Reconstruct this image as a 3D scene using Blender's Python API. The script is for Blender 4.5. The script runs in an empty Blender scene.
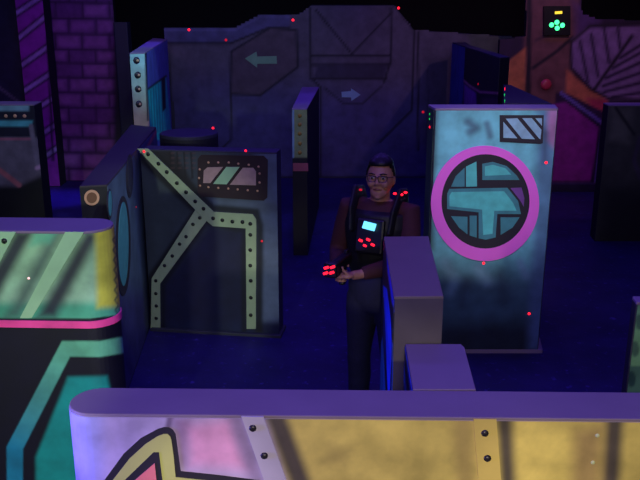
import bpy, bmesh, math, random
import numpy as np
from mathutils import Vector, Matrix
random.seed(7)
SC = bpy.context.scene
COL = SC.collection
# ------------------------------------------------------------------ camera
PITCH = math.radians(16.5); CZ = 2.55; F = 800.0; S = 2.55/2.7
cd = bpy.data.cameras.new('camera'); cam = bpy.data.objects.new('camera', cd); COL.objects.link(cam)
cd.lens = 45; cd.sensor_width = 36; cd.clip_end = 100
cam.location = (0, 0, CZ); cam.rotation_euler = (math.pi/2 - PITCH, 0, 0)
SC.camera = cam
ct, st = math.cos(PITCH), math.sin(PITCH)

def ray(px, py):
    a, b = (px-320)/F, (240-py)/F
    return Vector((a, ct + b*st, -st + b*ct))
def PH(px, py, h):                       # photo pixel -> point on the level plane z = h
    d = ray(px, py); t = (h-CZ)/d.z
    return Vector((d.x*t, d.y*t, h))
def PY(px, py, Y):                       # photo pixel -> point on the upright plane y = Y
    d = ray(px, py); t = Y/d.y
    return Vector((d.x*t, Y, CZ+d.z*t))
def project(X, Yv, Z):
    Z = Z-CZ
    w = Yv*ct - Z*st; v = Yv*st + Z*ct
    return 320+F*X/w, 240-F*v/w

# ------------------------------------------------------------------ materials
def lin(c):
    c = np.asarray(c, float)/255
    return np.where(c <= .04045, c/12.92, ((c+.055)/1.055)**2.4)
def new_mat(name):
    m = bpy.data.materials.new(name); m.use_nodes = True
    return m, m.node_tree.nodes, m.node_tree.links, m.node_tree.nodes['Principled BSDF']
def mat(name, rgb, rough=.6, noise=.25, scale=9., metal=0., bump=0.):
    m, N, L, b = new_mat(name)
    c = lin(rgb)
    tc = N.new('ShaderNodeTexCoord'); nz = N.new('ShaderNodeTexNoise'); nz.inputs['Scale'].default_value = scale
    nz.inputs['Detail'].default_value = 5
    L.new(tc.outputs['Object'], nz.inputs['Vector'])
    mx = N.new('ShaderNodeMix'); mx.data_type = 'RGBA'
    lo, hi = c*(1-noise), np.minimum(c*(1+noise), 1)
    mx.inputs[6].default_value = (*lo, 1); mx.inputs[7].default_value = (*hi, 1)
    L.new(nz.outputs['Fac'], mx.inputs[0]); L.new(mx.outputs[2], b.inputs['Base Color'])
    b.inputs['Roughness'].default_value = rough; b.inputs['Metallic'].default_value = metal
    if bump:
        bp = N.new('ShaderNodeBump'); bp.inputs['Strength'].default_value = bump; bp.inputs['Distance'].default_value = .01
        L.new(nz.outputs['Fac'], bp.inputs['Height']); L.new(bp.outputs['Normal'], b.inputs['Normal'])
    return m
def glow(name, rgb, strength):
    m, N, L, b = new_mat(name)
    b.inputs['Base Color'].default_value = (*lin(rgb), 1)
    b.inputs['Emission Color'].default_value = (*lin(rgb), 1); b.inputs['Emission Strength'].default_value = strength
    return m
def painted():
    m, N, L, b = new_mat('airbrushed_wall_paint')
    at = N.new('ShaderNodeAttribute'); at.attribute_name = 'Col'
    tc = N.new('ShaderNodeTexCoord'); nz = N.new('ShaderNodeTexNoise'); nz.inputs['Scale'].default_value = 7; nz.inputs['Detail'].default_value = 6
    L.new(tc.outputs['Object'], nz.inputs['Vector'])
    mr = N.new('ShaderNodeMapRange'); mr.inputs[1].default_value = .3; mr.inputs[2].default_value = .7
    mr.inputs[3].default_value = .72; mr.inputs[4].default_value = 1.18
    L.new(nz.outputs['Fac'], mr.inputs[0])
    mu = N.new('ShaderNodeMix'); mu.data_type = 'RGBA'; mu.blend_type = 'MULTIPLY'; mu.inputs[0].default_value = 1
    L.new(at.outputs['Color'], mu.inputs[6]); L.new(mr.outputs[0], mu.inputs[7])
    L.new(mu.outputs[2], b.inputs['Base Color']); b.inputs['Roughness'].default_value = .6
    return m
PAINT = painted()
M = dict(
    top=mat('grey_violet_top_paint', (134, 114, 142), .6, .12, 5),
    dark=mat('black_wall_paint', (22, 22, 32), .7, .3),
    slate=mat('dark_slate_paint', (50, 52, 66), .65, .25),
    topdk=mat('dark_violet_top_paint', (50, 42, 50), .6, .2),
    navy=mat('navy_top_paint', (40, 38, 70), .6, .2),
    topgrey=mat('warm_grey_top_paint', (130, 116, 108), .6, .12, 5),
    grey=mat('shaded_grey_paint', (92, 82, 90), .65, .2),  # block body, darkened because the front light hardly reaches it
    shell=mat('black_room_paint', (8, 8, 12), .9, .3),
    lav=mat('lavender_paint', (196, 182, 214), .6, .12),
    tan=mat('tan_strap_paint', (224, 194, 112), .6, .12),
    mint=mat('mint_strap_paint', (165, 212, 168), .6, .15),
    strap=mat('pale_green_strap_paint', (168, 190, 146), .6, .18, 14),
    lime=mat('yellow_green_paint', (205, 205, 120), .6, .12),
    ink=mat('black_outline_paint', (40, 34, 48), .6, .2),
    pink=mat('salmon_pink_paint', (250, 130, 140), .6, .1),
    hot=mat('hot_pink_paint', (255, 112, 235), .55, .08),
    bolt=mat('dark_bolt', (60, 55, 62), .35, .2, 20, .5),
    hole=mat('black_rivet', (22, 26, 26), .5, .2),
    pale=mat('pale_rivet', (215, 220, 170), .5, .1),
    teal=mat('teal_paint', (95, 205, 200), .6, .3, 16),
    tealmid=mat('slate_teal_paint', (70, 140, 150), .6, .3, 16),
    violet=mat('violet_paint', (120, 70, 150), .6, .2),
    hatch=mat('pale_blue_paint', (150, 190, 215), .6, .35, 18),
    beige=mat('beige_ring_paint', (215, 165, 130), .6, .1),
    brown=mat('brown_paint', (120, 80, 55), .6, .2),
    rust=mat('dull_red_black_paint', (48, 30, 38), .65, .3),
    rose=mat('pale_rose_paint', (185, 150, 150), .6, .3, 20),
    blue=mat('bright_blue_paint', (50, 90, 235), .55, .15),
    bluedk=mat("dull_blue_edge_paint", (17, 17, 30), .6, .15),
    arrow=mat('faded_green_arrow_paint', (130, 190, 132), .6, .2),
    arrow2=mat('faded_blue_arrow_paint', (140, 185, 195), .6, .2),
    band=mat('dusty_pink_band_paint', (165, 85, 90), .6, .25),
    yellow=mat('yellow_rivet_paint', (150, 120, 45), .6, .2),
    skin=mat('skin', (172, 122, 100), .5, .06, 30),
    hair=mat('black_hair', (14, 11, 12), .5, .3, 60),
    shirt=mat('reddish_brown_cotton', (74, 36, 38), .85, .2, 40),
    jean=mat('dark_blue_denim', (36, 38, 66), .85, .25, 60),
    vest=mat('black_vest_nylon', (18, 18, 24), .6, .3, 40),
    plastic=mat('black_plastic', (16, 16, 20), .4, .2),
    shoe=mat('black_shoe', (20, 20, 24), .6, .2),
    lens=mat('eye_white', (165, 158, 155), .3, .02),
    iris=mat('dark_iris', (30, 18, 14), .3, .05),
    lip=mat('lip', (130, 72, 66), .5, .05),
    red=glow('red_led_and_laser_dot', (255, 25, 45), 2.6),  # real LEDs, and beads for projected laser dots
    redfaint=glow('faint_red_led_and_laser_dot', (200, 20, 40), .8),  # one vest LED, and dim beads for projected laser dots
    green=glow('green_led', (70, 255, 150), 2.2),
    greenfaint=glow('faint_green_laser_dot', (20, 200, 80), .9),  # glow of projected laser dots only, no LED there
    amber=glow('yellow_led', (255, 215, 60), 1.3),
    screen=glow('lit_blue_screen', (110, 215, 255), 1.5),
    white=glow('white_laser_dot', (255, 200, 200), 1.2),  # glow of one projected laser dot, no LED there
)
# ------------------------------------------------------------------ objects
def link(o, parent=None):
    COL.objects.link(o)
    if parent: o.parent = parent
    return o
def obj(name, verts, faces, m, parent=None, smooth=False):
    me = bpy.data.meshes.new(name); me.from_pydata([tuple(v) for v in verts], [], faces); me.update()
    if m: me.materials.append(m)
    if smooth: me.polygons.foreach_set('use_smooth', [True]*len(me.polygons))
    return link(bpy.data.objects.new(name, me), parent)
def bm_obj(name, bm, m, parent=None, smooth=False):
    bmesh.ops.recalc_face_normals(bm, faces=bm.faces)
    me = bpy.data.meshes.new(name); bm.to_mesh(me); bm.free()
    me.materials.append(m)
    if smooth: me.polygons.foreach_set('use_smooth', [True]*len(me.polygons))
    return link(bpy.data.objects.new(name, me), parent)
def thing(name, label, cat, loc=(0, 0, 0), group=None):
    o = bpy.data.objects.new(name, None); COL.objects.link(o); o.location = loc; o.empty_display_size = .1
    o['label'] = label; o['category'] = cat
    if group: o['group'] = group
    bpy.context.view_layer.update()
    return o
def keep(o):                              # child was built in world coordinates
    if o.parent and not o.parent.parent:
        o.matrix_parent_inverse = Matrix.Translation(-o.parent.location)
    return o
def struct(o): o['kind'] = 'structure'; return o

def prism_bm(outline, z0, z1, bevel=0., top_only=True):
    bm = bmesh.new()
    lo = [bm.verts.new((p[0], p[1], z0)) for p in outline]; hi = [bm.verts.new((p[0], p[1], z1)) for p in outline]
    n = len(outline)
    bm.faces.new(lo[::-1]); tf = bm.faces.new(hi)
    for i in range(n): bm.faces.new((lo[i], lo[(i+1) % n], hi[(i+1) % n], hi[i]))
    bmesh.ops.recalc_face_normals(bm, faces=bm.faces)
    if bevel:
        es = [e for e in bm.edges if all(abs(v.co.z-z1) < 1e-6 for v in e.verts)]
        bmesh.ops.bevel(bm, geom=es, offset=bevel, segments=3, affect='EDGES', profile=.5)
    return bm
def prism(name, outline, z0, z1, m, parent=None, bevel=0.):
    return keep(bm_obj(name, prism_bm(outline, z0, z1, bevel), m, parent))

class Face:                               # an upright plane through two plan points, seen from its front
    def __init__(s, a, b, toward=None):
        s.a = Vector((a[0], a[1], 0)); d = Vector((b[0]-a[0], b[1]-a[1], 0)); s.len = d.length; s.u = d.normalized()
        s.n = Vector((s.u.y, -s.u.x, 0))
        t = Vector(toward if toward else (0, 0, 0)); t.z = 0
        if (t-s.a).dot(s.n) < 0: s.n = -s.n
    def hit(s, px, py):                   # photo pixel -> (u, z)
        d = ray(px, py); o = Vector((0, 0, CZ))
        t = (s.a-Vector((0, 0, 0))).dot(s.n)/Vector((d.x, d.y, 0)).dot(s.n)
        p = o+d*t
        return ((p-s.a).dot(s.u), p.z)
    def at(s, u, z, off=0.):
        p = s.a+s.u*u+s.n*off; return Vector((p.x, p.y, z))
def plate(name, f, pts, off, thick, m, parent, px=True, inner=None):
    P = [f.hit(*p) if px else p for p in pts]
    bm = bmesh.new()
    A = [bm.verts.new(f.at(u, z, off)) for u, z in P]; B = [bm.verts.new(f.at(u, z, off+thick)) for u, z in P]
    n = len(P)
    if inner:
        Q = [f.hit(*p) if px else p for p in inner]
        C = [bm.verts.new(f.at(u, z, off)) for u, z in Q]; D = [bm.verts.new(f.at(u, z, off+thick)) for u, z in Q]
        for i in range(n):
            j = (i+1) % n
            bm.faces.new((A[i], A[j], B[j], B[i])); bm.faces.new((C[i], C[j], D[j], D[i]))
            bm.faces.new((B[i], B[j], D[j], D[i])); bm.faces.new((A[i], A[j], C[j], C[i]))
    else:
        bm.faces.new(A); bm.faces.new(B)
        for i in range(n):
            j = (i+1) % n; bm.faces.new((A[i], A[j], B[j], B[i]))
        bm.normal_update()
        bmesh.ops.triangulate(bm, ngon_method='EAR_CLIP', faces=[fc for fc in bm.faces if len(fc.verts) > 4])
    return keep(bm_obj(name, bm, m, parent))
def ell(cx, cy, rx, ry, n=56): return [(cx+rx*math.cos(2*math.pi*i/n), cy+ry*math.sin(2*math.pi*i/n)) for i in range(n)]
def dome(name, f, px, py, r, h, m, parent, off=0.):
    u, z = f.hit(px, py); c = f.at(u, z, off)
    up = Vector((0, 0, 1)); n = 12; V = []; Fc = []
    for k, (rr, hh) in enumerate(((1, 0), (.92, .5), (.62, .86))):
        for i in range(n):
            a = 2*math.pi*i/n; V.append(c+f.u*(r*rr*math.cos(a))+up*(r*rr*math.sin(a))+f.n*(h*hh))
    V.append(c+f.n*h)
    for k in range(2):
        for i in range(n): j = (i+1) % n; Fc.append((k*n+i, k*n+j, k*n+n+j, k*n+n+i))
    for i in range(n): Fc.append((2*n+i, 2*n+(i+1) % n, 3*n))
    o = obj(name, V, Fc, m, parent, True); return keep(o)

# ------------------------------------------------------------------ airbrush painting of a wall face
def seg_dist(P, pts, closed):
    pts = np.asarray(pts, float); n = len(pts); best = np.full(len(P), 1e9)
    for i in range(n if closed else n-1):
        a, b = pts[i], pts[(i+1) % n]; d = b-a; L = max((d*d).sum(), 1e-9)
        t = np.clip(((P-a)@d)/L, 0, 1)
        best = np.minimum(best, np.hypot(*(P-(a+t[:, None]*d)).T))
    return best
def inside(P, pts):
    pts = np.asarray(pts, float); r = np.zeros(len(P), bool); n = len(pts); j = n-1
    for i in range(n):
        (xi, yi), (xj, yj) = pts[i], pts[j]
        c = ((yi > P[:, 1]) != (yj > P[:, 1])) & (P[:, 0] < (xj-xi)*(P[:, 1]-yi)/((yj-yi) or 1e-9)+xi)
        r ^= c; j = i
    return r
def poly(pts, col, soft=1.5, a=1.): return ('p', pts, col, soft, a)
def line(pts, w, col, soft=1.5, a=1.): return ('l', pts, w, col, soft, a)
def grade(p0, p1, c0, c1):                 # paint that fades from one colour to another
    p0 = np.array(p0, float); d = np.array(p1, float)-p0; L = d@d
    return lambda P: lin(c0)+(np.clip((P-p0)@d/L, 0, 1)[:, None])*(lin(c1)-lin(c0))
def colour(P, bg, layers):
    ev = lambda c: c(P) if callable(c) else np.tile(lin(c), (len(P), 1))
    out = ev(bg)
    for l in layers:
        if l[0] == 'p':
            sd = seg_dist(P, l[1], True); sd = np.where(inside(P, l[1]), -sd, sd); c, soft, a = l[2:]
        else:
            sd = seg_dist(P, l[1], False)-l[2]/2; c, soft, a = l[3:]
        t = np.clip(.5-sd/max(soft, .5), 0, 1); t = (t*t*(3-2*t)*a)[:, None]
        out = out*(1-t)+ev(c)*t
    return np.clip(out, 0, 1)
def skin(name, path, z0, z1, step, bg, layers, parent, off=.003, clip=None, flip=None, m=None):
    """a painted sheet that follows a plan path, standing off the wall by a few millimetres, rim folded back on it"""
    path = [Vector((p[0], p[1])) for p in path]
    s = [0]
    for a, b in zip(path, path[1:]): s.append(s[-1]+(b-a).length)
    n = max(2, int(s[-1]/step)); us = sorted(set(np.linspace(0, s[-1], n+1)))
    xy = []; nr = []
    for u in us:
        i = min(max(np.searchsorted(s, u)-1, 0), len(path)-2)
        t = (u-s[i])/max(s[i+1]-s[i], 1e-9); p = path[i].lerp(path[i+1], t); d = (path[i+1]-path[i]).normalized()
        q = Vector((d.y, -d.x))
        xy.append(p); nr.append(q)
    if flip is None: flip = sum((-p).dot(q) for p, q in zip(xy, nr)) < 0
    if flip: nr = [-q for q in nr]
    m_ = max(2, int((z1-z0)/step)); zs = np.linspace(z0, z1, m_+1)
    X = np.array([(p.x+q.x*off, p.y+q.y*off) for p, q in zip(xy, nr)])
    XI = np.array([(p.x-q.x*.004, p.y-q.y*.004) for p, q in zip(xy, nr)])
    nu, nz = len(us), len(zs)
    V = np.zeros((nu+2, nz+2, 3)); ui = np.clip(np.arange(nu+2)-1, 0, nu-1); zi = np.clip(np.arange(nz+2)-1, 0, nz-1)
    V[:, :, :2] = X[ui][:, None, :]; V[:, :, 2] = zs[zi][None, :]
    for e in (0, -1): V[e, :, :2] = XI[ui[e]]
    V[:, 0, :2] = XI[ui]; V[:, -1, :2] = XI[ui]
    V = V.reshape(-1, 3)
    px, py = project(V[:, 0], V[:, 1], V[:, 2]); P = np.stack([px, py], 1)
    C = np.ones((len(V), 4)); C[:, :3] = colour(P, bg, layers)
    I = np.arange((nu+2)*(nz+2)).reshape(nu+2, nz+2)
    Q = np.stack([I[:-1, :-1], I[1:, :-1], I[1:, 1:], I[:-1, 1:]], -1).reshape(-1, 4)
    if flip: Q = Q[:, ::-1]
    if clip is not None:
        Q = Q[inside(P[Q].mean(1), clip)]
    me = bpy.data.meshes.new(name); me.from_pydata(V.tolist(), [], Q.tolist()); me.update()
    ca = me.color_attributes.new('Col', 'FLOAT_COLOR', 'POINT'); ca.data.foreach_set('color', C.astype(np.float32).ravel())
    me.materials.append(m or PAINT)
    return keep(link(bpy.data.objects.new(name, me), parent))
def arc(c, r, a0, a1, n=14): return [(c[0]+r*math.cos(math.radians(a0+(a1-a0)*i/n)), c[1]+r*math.sin(math.radians(a0+(a1-a0)*i/n))) for i in range(n+1)]
def dots(f, lst, parent, m='red', r=.011, off=.004):  # glowing beads standing in for laser light projected on the walls
    for px, py in lst: dome('laser_dot_bead', f, px, py, r, .004, M[m], parent, off)

# ================================================================== room shell
X0, X1, Y0, Y1, ZC = -8.5, 8.5, -2.5, 14.5, 4.4
def shell(name, x0, x1, y0, y1, z0, z1, m): return struct(prism(name, [(x0, y0), (x1, y0), (x1, y1), (x0, y1)], z0, z1, m))
def floor_mat():
    m, N, L, b = new_mat('dark_speckled_floor')
    tc = N.new('ShaderNodeTexCoord'); nz = N.new('ShaderNodeTexNoise'); nz.inputs['Scale'].default_value = 2.2; nz.inputs['Detail'].default_value = 8; nz.inputs['Roughness'].default_value = .7
    n2 = N.new('ShaderNodeTexNoise'); n2.inputs['Scale'].default_value = 16; n2.inputs['Detail'].default_value = 4
    for n in (nz, n2): L.new(tc.outputs['Object'], n.inputs['Vector'])
    r = N.new('ShaderNodeValToRGB'); r.color_ramp.elements[0].position = .35; r.color_ramp.elements[0].color = (.008, .004, .07, 1)
    r.color_ramp.elements[1].position = .72; r.color_ramp.elements[1].color = (.02, .010, .14, 1)
    L.new(nz.outputs['Fac'], r.inputs[0])
    r2 = N.new('ShaderNodeValToRGB'); r2.color_ramp.elements[0].position = .62; r2.color_ramp.elements[0].color = (0, 0, 0, 1)
    r2.color_ramp.elements[1].position = .74; r2.color_ramp.elements[1].color = (.05, .03, .2, 1)
    L.new(n2.outputs['Fac'], r2.inputs[0])
    ad = N.new('ShaderNodeMix'); ad.data_type = 'RGBA'; ad.blend_type = 'ADD'; ad.inputs[0].default_value = 1
    L.new(r.outputs[0], ad.inputs[6]); L.new(r2.outputs[0], ad.inputs[7]); L.new(ad.outputs[2], b.inputs['Base Color'])
    b.inputs['Roughness'].default_value = .6
    return m
shell('floor', X0, X1, Y0, Y1, -.1, 0, floor_mat())
shell('ceiling', X0, X1, Y0, Y1, ZC, ZC+.1, M['shell'])
shell('wall_back', X0, X1, Y1, Y1+.1, 0, ZC, M['shell']); shell('wall_front', X0, X1, Y0-.1, Y0, 0, ZC, M['shell'])
shell('wall_left', X0-.1, X0, Y0, Y1, 0, ZC, M['shell']); shell('wall_right', X1, X1+.1, Y0, Y1, 0, ZC, M['shell'])

# ================================================================== 1 foreground barrier
H = 1.2*S
fl, fr = PH(90, 413.8, H), PH(720, 419.8, H)
th = .205
u = (fr-fl); u.z = 0; u.normalize(); nb = Vector((-u.y, u.x, 0))
c = fl+nb*th/2
ang = math.degrees(math.atan2(u.y, u.x))
end = arc(c, th/2, ang+270, ang+90, 16)               # round left end, front to back
br = fr+nb*th
fg = thing('maze_barrier', 'low cream and lavender painted barrier across the bottom of the photo', 'barrier', (c.x, c.y, 0))
outl = [tuple(br.xy), tuple(fr.xy)]+end
body = prism('body', outl, 0, H-.012, M['lav'], fg)
prism('top_cap', outl, H-.012, H, M['top'], fg, .004)
path = end[:9][::-1]+[tuple((fl+u*.02).xy), tuple(fr.xy)]
f1 = Face(fl, fr)
D = (72, 62, 72)
L = [
    poly([(40, 380), (262, 380), (325, 620), (40, 620)], (202, 180, 222), 16),
    poly([(60, 380), (102, 380), (102, 620), (60, 620)], (165, 160, 235), 22, .8),
    poly([(184, 425), (232, 418), (250, 470), (190, 466)], (236, 160, 205), 22, .9),
    line([(171, 414), (168, 428)], 6, (95, 75, 105), 5, .8),
    poly([(171, 416), (190, 420), (186, 465), (180, 466)], (150, 110, 150), 14, .7),
    poly([(264, 414), (286, 414), (340, 560), (318, 560)], D, 14, .95),
    poly([(226, 414), (242, 414), (293, 560), (275, 560)], (150, 125, 168), 16, .8),
    poly([(496, 414), (512, 414), (522, 600), (508, 600)], D, 14, .95),
    poly([(452, 414), (473, 414), (482, 600), (462, 600)], (178, 150, 95), 18, .8),
    poly([(606, 414), (624, 414), (612, 600), (594, 600)], D, 14, .95),
    poly([(575, 430), (603, 425), (600, 520), (570, 520)], (186, 150, 105), 22, .8),
    poly([(330, 445), (350, 450), (345, 466), (322, 462)], (176, 152, 92), 18, .6),
]
skin('front_panel', path, .3, H-.013, .006, (236, 208, 118), L, fg)
def bolt_strap(f, pts, bolts, m, parent, r=.014, bm_='bolt', name='strap'):
    s = plate(name, f, pts, .002, .006, M[m], parent)
    for b in bolts: dome('bolt' if bm_ == 'bolt' else 'rivet', f, b[0], b[1], r, r*.6, M[bm_], s, .008)
    return s
bolt_strap(f1, [(241.5, 415.5), (263.5, 415.7), (316, 560), (293, 560)], [(253, 427), (264.5, 454.5), (277, 484), (290, 514)], 'lav', fg)
bolt_strap(f1, [(473, 418), (496, 418.2), (507, 560), (485, 560)], [(484.5, 432), (487, 457), (490, 485), (493, 513)], 'tan', fg)
for p in ((597, 435), (592.5, 462), (588, 490)): dome('rivet', f1, *p, .008, .005, M['pale'], fg, .003)
em = plate('star_emblem', f1, [(30, 590), (105, 479), (124, 453), (141, 437.5), (158, 428.3), (164, 426.6), (169, 426.8), (173, 429), (175.8, 433.5), (178.5, 453), (181, 470.5), (215, 474), (262, 480), (330, 590)], .002, .004, M['ink'], fg)
plate('lime_border', f1, [(42, 586), (113, 479.5), (130, 457.5), (146, 443), (158, 435.2), (164, 433), (168, 433), (170.6, 435.5), (171.8, 439), (174, 455), (176, 476), (214, 480), (252, 486), (312, 586)], .006, .002, M['lime'], em)
plate('inner_outline', f1, [(56, 580), (125, 479), (154, 451), (159.5, 451), (163, 480), (176, 580)], .008, .002, M['ink'], em)
plate('pink_centre', f1, [(72, 574), (135, 479), (155.3, 461.5), (157.3, 480), (168, 574)], .01, .002, M['pink'], em)
# low side wing towards the stepped block
s0 = PH(405.5, 343.8, H); s1 = PH(461, 343.8, H); s2 = PH(464.5, 347, H); s3 = PH(476, 389.5, H); s4 = PH(413, 389.5, H)
wing_out = [tuple(p.xy) for p in (s0, s4, s3, s2, s1)]
prism('side_wing', wing_out, 0, H-.012, M['dark'], fg)
prism('wing_top', wing_out, H-.012, H, M['top'], fg, .004)
skin('wing_side_panel', [s4.xy, s0.xy], .2, H-.013, .006, (20, 18, 45),
     [poly([(404, 343), (408, 343), (415, 392), (410, 392)], (60, 80, 235), 2), line([(402, 350), (406, 395)], 2, (40, 90, 220), 2)], fg, flip=None)

# ================================================================== 2 stepped block on the T
H2 = 1.43*S
b_nl, b_nr, b_fr, b_fl = PH(395, 300, H2), PH(445, 299.5, H2), PH(428.5, 236, H2), PH(384, 236.5, H2)
ymin = max(s0.y, s1.y)+.004
sh = Vector((0, max(0, ymin-min(b_nl.y, b_nr.y)), 0))
blk = thing('maze_barrier', 'taller grey-topped block with blue stripes, rising behind the front barrier', 'barrier', ((b_nl.x+b_fr.x)/2, (b_nl.y+b_fr.y)/2, 0))
o2 = [tuple((p+sh).xy) for p in (b_nl, b_nr)]+[tuple(b_fr.xy), tuple(b_fl.xy)]
prism('body', o2, 0, H2-.012, M['grey'], blk); prism('top_cap', o2, H2-.012, H2, M['topgrey'], blk, .004)
Z = lambda x, y: (365+x/2.742, 225+y/2.742)
skin('striped_side_panel', [o2[0], o2[3]], .2, H2-.013, .006, (18, 16, 48), [
    poly([Z(50, 165), Z(60, 175), Z(75, 290), Z(80, 460), Z(62, 460), Z(52, 290)], (45, 95, 255), 1.2),
    poly([Z(40, 335), Z(49, 305), Z(56, 460), Z(36, 460)], (30, 130, 190), 1.5),
    poly([Z(58, 60), Z(70, 130), Z(82, 240), Z(74, 215), Z(62, 130)], (60, 70, 225), 1.5),
    line([Z(56, 120), Z(70, 220), Z(76, 330), Z(70, 460)], 1.3, (10, 8, 26), 1), line([Z(50, 200), Z(56, 330), Z(60, 460)], 1.2, (10, 8, 26), 1),
    poly([Z(82, 300), Z(90, 330), Z(98, 460), Z(88, 460)], (60, 60, 220), 1.5)], blk)

# ================================================================== 3 green wall at the left
H3 = 1.59*S
ga, gb = PH(-70, 230, H3), PH(79, 231.5, H3)
u = gb-ga; u.z = 0; u.normalize(); nb = Vector((-u.y, u.x, 0)); th = .25
c = gb+nb*th/2; ang = math.degrees(math.atan2(u.y, u.x))
end = arc(c, th/2, ang-90, ang+90, 18)
gw = thing('maze_barrier', 'mint green barrier with diagonal straps and a pink stripe, left foreground', 'barrier', (gb.x-.3, gb.y+.1, 0))
outl = [tuple(ga.xy)]+end+[tuple((ga+nb*th).xy)]
prism('body', outl, 0, H3-.012, M['slate'], gw); prism('top_cap', outl, H3-.012, H3, M['top'], gw, .004)
Zg = lambda x, y: (x/3.43, 200+y/3.43)
NV = (7, 4, 30)
path = [tuple(ga.xy), tuple((gb-u*.01).xy)]+end[:14]
L = [
    poly([(-90, 304), (125, 302), (125, 322), (-90, 322)], (50, 175, 140), 12, .85),
    poly([(85, 231), (102, 231), (56, 318), (36, 318)], (38, 34, 58), 15, .95),
    poly([(52, 231), (64, 231), (20, 318), (4, 318)], (74, 96, 96), 16, .8),
    poly([(16, 231), (34, 231), (-4, 300), (-24, 300)], (38, 34, 58), 13, .95),
    poly([(95, 224), (126, 220), (126, 306), (97, 308)], (215, 210, 72), 9, .95),
    poly([(34, 232), (58, 231), (50, 243), (30, 246)], (90, 200, 160), 10, .7),
    poly([(-90, 317.5), (90, 318.5), (117, 315), (130, 312), (130, 700), (-90, 700)], NV, 1.5),
    poly([(62, 341), (100, 341), (121, 337), (135, 334), (135, 350), (121, 353.5), (100, 357), (70, 356.5), (23, 449), (22, 560), (8, 560), (6.5, 447)], grade((70, 345), (15, 450), (105, 190, 155), (20, 125, 165)), 2),
    poly([(68, 377), (107, 376), (112, 400), (112, 560), (36, 560), (36, 457)], (14, 150, 150), 6),
]
for k in range(8):
    y = 240+k*10
    L.append(line([(115.5+k*.35, y-4), (112.8+k*.35, y), (115.5+k*.35, y+4)], 1.6, (55, 75, 70), 1.5, .8))
skin('front_panel', path, .12, H3-.013, .007, grade((40, 232), (40, 316), (158, 210, 158), (168, 214, 184)), L, gw)
f3 = Face(ga, gb)
bolt_strap(f3, [Zg(226, 108), Zg(290, 108), Zg(110, 403), Zg(70, 403)], [], 'mint', gw)
bolt_strap(f3, [(-9, 231), (16.5, 231.5), (-20, 300), (-45, 300)], [(5, 240.5), (-6, 262), (-18, 284)], 'mint', gw, .014, 'hole')
# pink stripe runs round the end
zt = f3.hit(60, 320.5)[1]; zb = f3.hit(60, 327.5)[1]
skin('pink_stripe', path, zb, zt, .008, (255, 75, 165), [], gw, off=.009)
dots(f3, [(29, 278)], gw, 'white', .006)

# ================================================================== 4 long side wall with oval ports
H4 = 1.57*S
p_nl, p_nr, p_fr, p_fl = PH(79.5, 186, H4), PH(107, 184.5, H4), PH(156, 127, H4), PH(131, 124.5, H4)
sw = thing('maze_barrier', 'dark barrier running away with oval ports on its side and ring marks on its end', 'barrier', ((p_nl.x+p_fr.x)/2, (p_nl.y+p_fr.y)/2, 0))
o4 = [tuple(p.xy) for p in (p_nl, p_nr, p_fr, p_fl)]
prism('body', o4, 0, H4-.012, M['dark'], sw); prism('top_cap', o4, H4-.012, H4, M['topdk'], sw, .004)
f4 = Face(p_nr, p_fr, (3, 3, 0)); fe = Face(p_nl, p_nr)
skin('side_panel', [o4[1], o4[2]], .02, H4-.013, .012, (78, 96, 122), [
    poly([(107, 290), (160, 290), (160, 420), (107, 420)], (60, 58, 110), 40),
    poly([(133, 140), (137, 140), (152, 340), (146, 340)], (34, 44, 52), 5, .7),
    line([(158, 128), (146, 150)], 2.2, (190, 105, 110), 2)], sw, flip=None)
def oval(cx, cy, rx, ry, m, w=.26):
    o = plate('oval_port', f4, ell(cx, cy, rx, ry), .002, .005, M['ink'], sw)
    plate('oval_centre', f4, ell(cx, cy-ry*.04, rx*(1-w), ry*.84), .007, .003, M[m], o)
oval(122.2, 246, 7.6, 50, 'tealmid', .34); oval(128.8, 176, 3.4, 22, 'slate', .4); oval(108.8, 204, 2.6, 15, 'tealmid', .4)
for cy in (197.5, 226.5):
    o = plate('ring_mark', fe, ell(91.8, cy, 7.6, 7.8, 32), .001, .005, M['beige'], sw)
    plate('ring_centre', fe, ell(91.8, cy, 5.2, 5.4, 32), .006, .003, M['brown'], o)
dots(f4, [(135.5, 207)], sw, 'redfaint', .006)

# ================================================================== 5 riveted panel barrier
r_l, r_r = PH(136.5, 149, H4), PH(276.5, 152.5, H4)
u = r_r-r_l; u.z = 0; u.normalize(); nb = Vector((-u.y, u.x, 0)); th = .17
d4 = (p_fr-p_nr).normalized()
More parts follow.
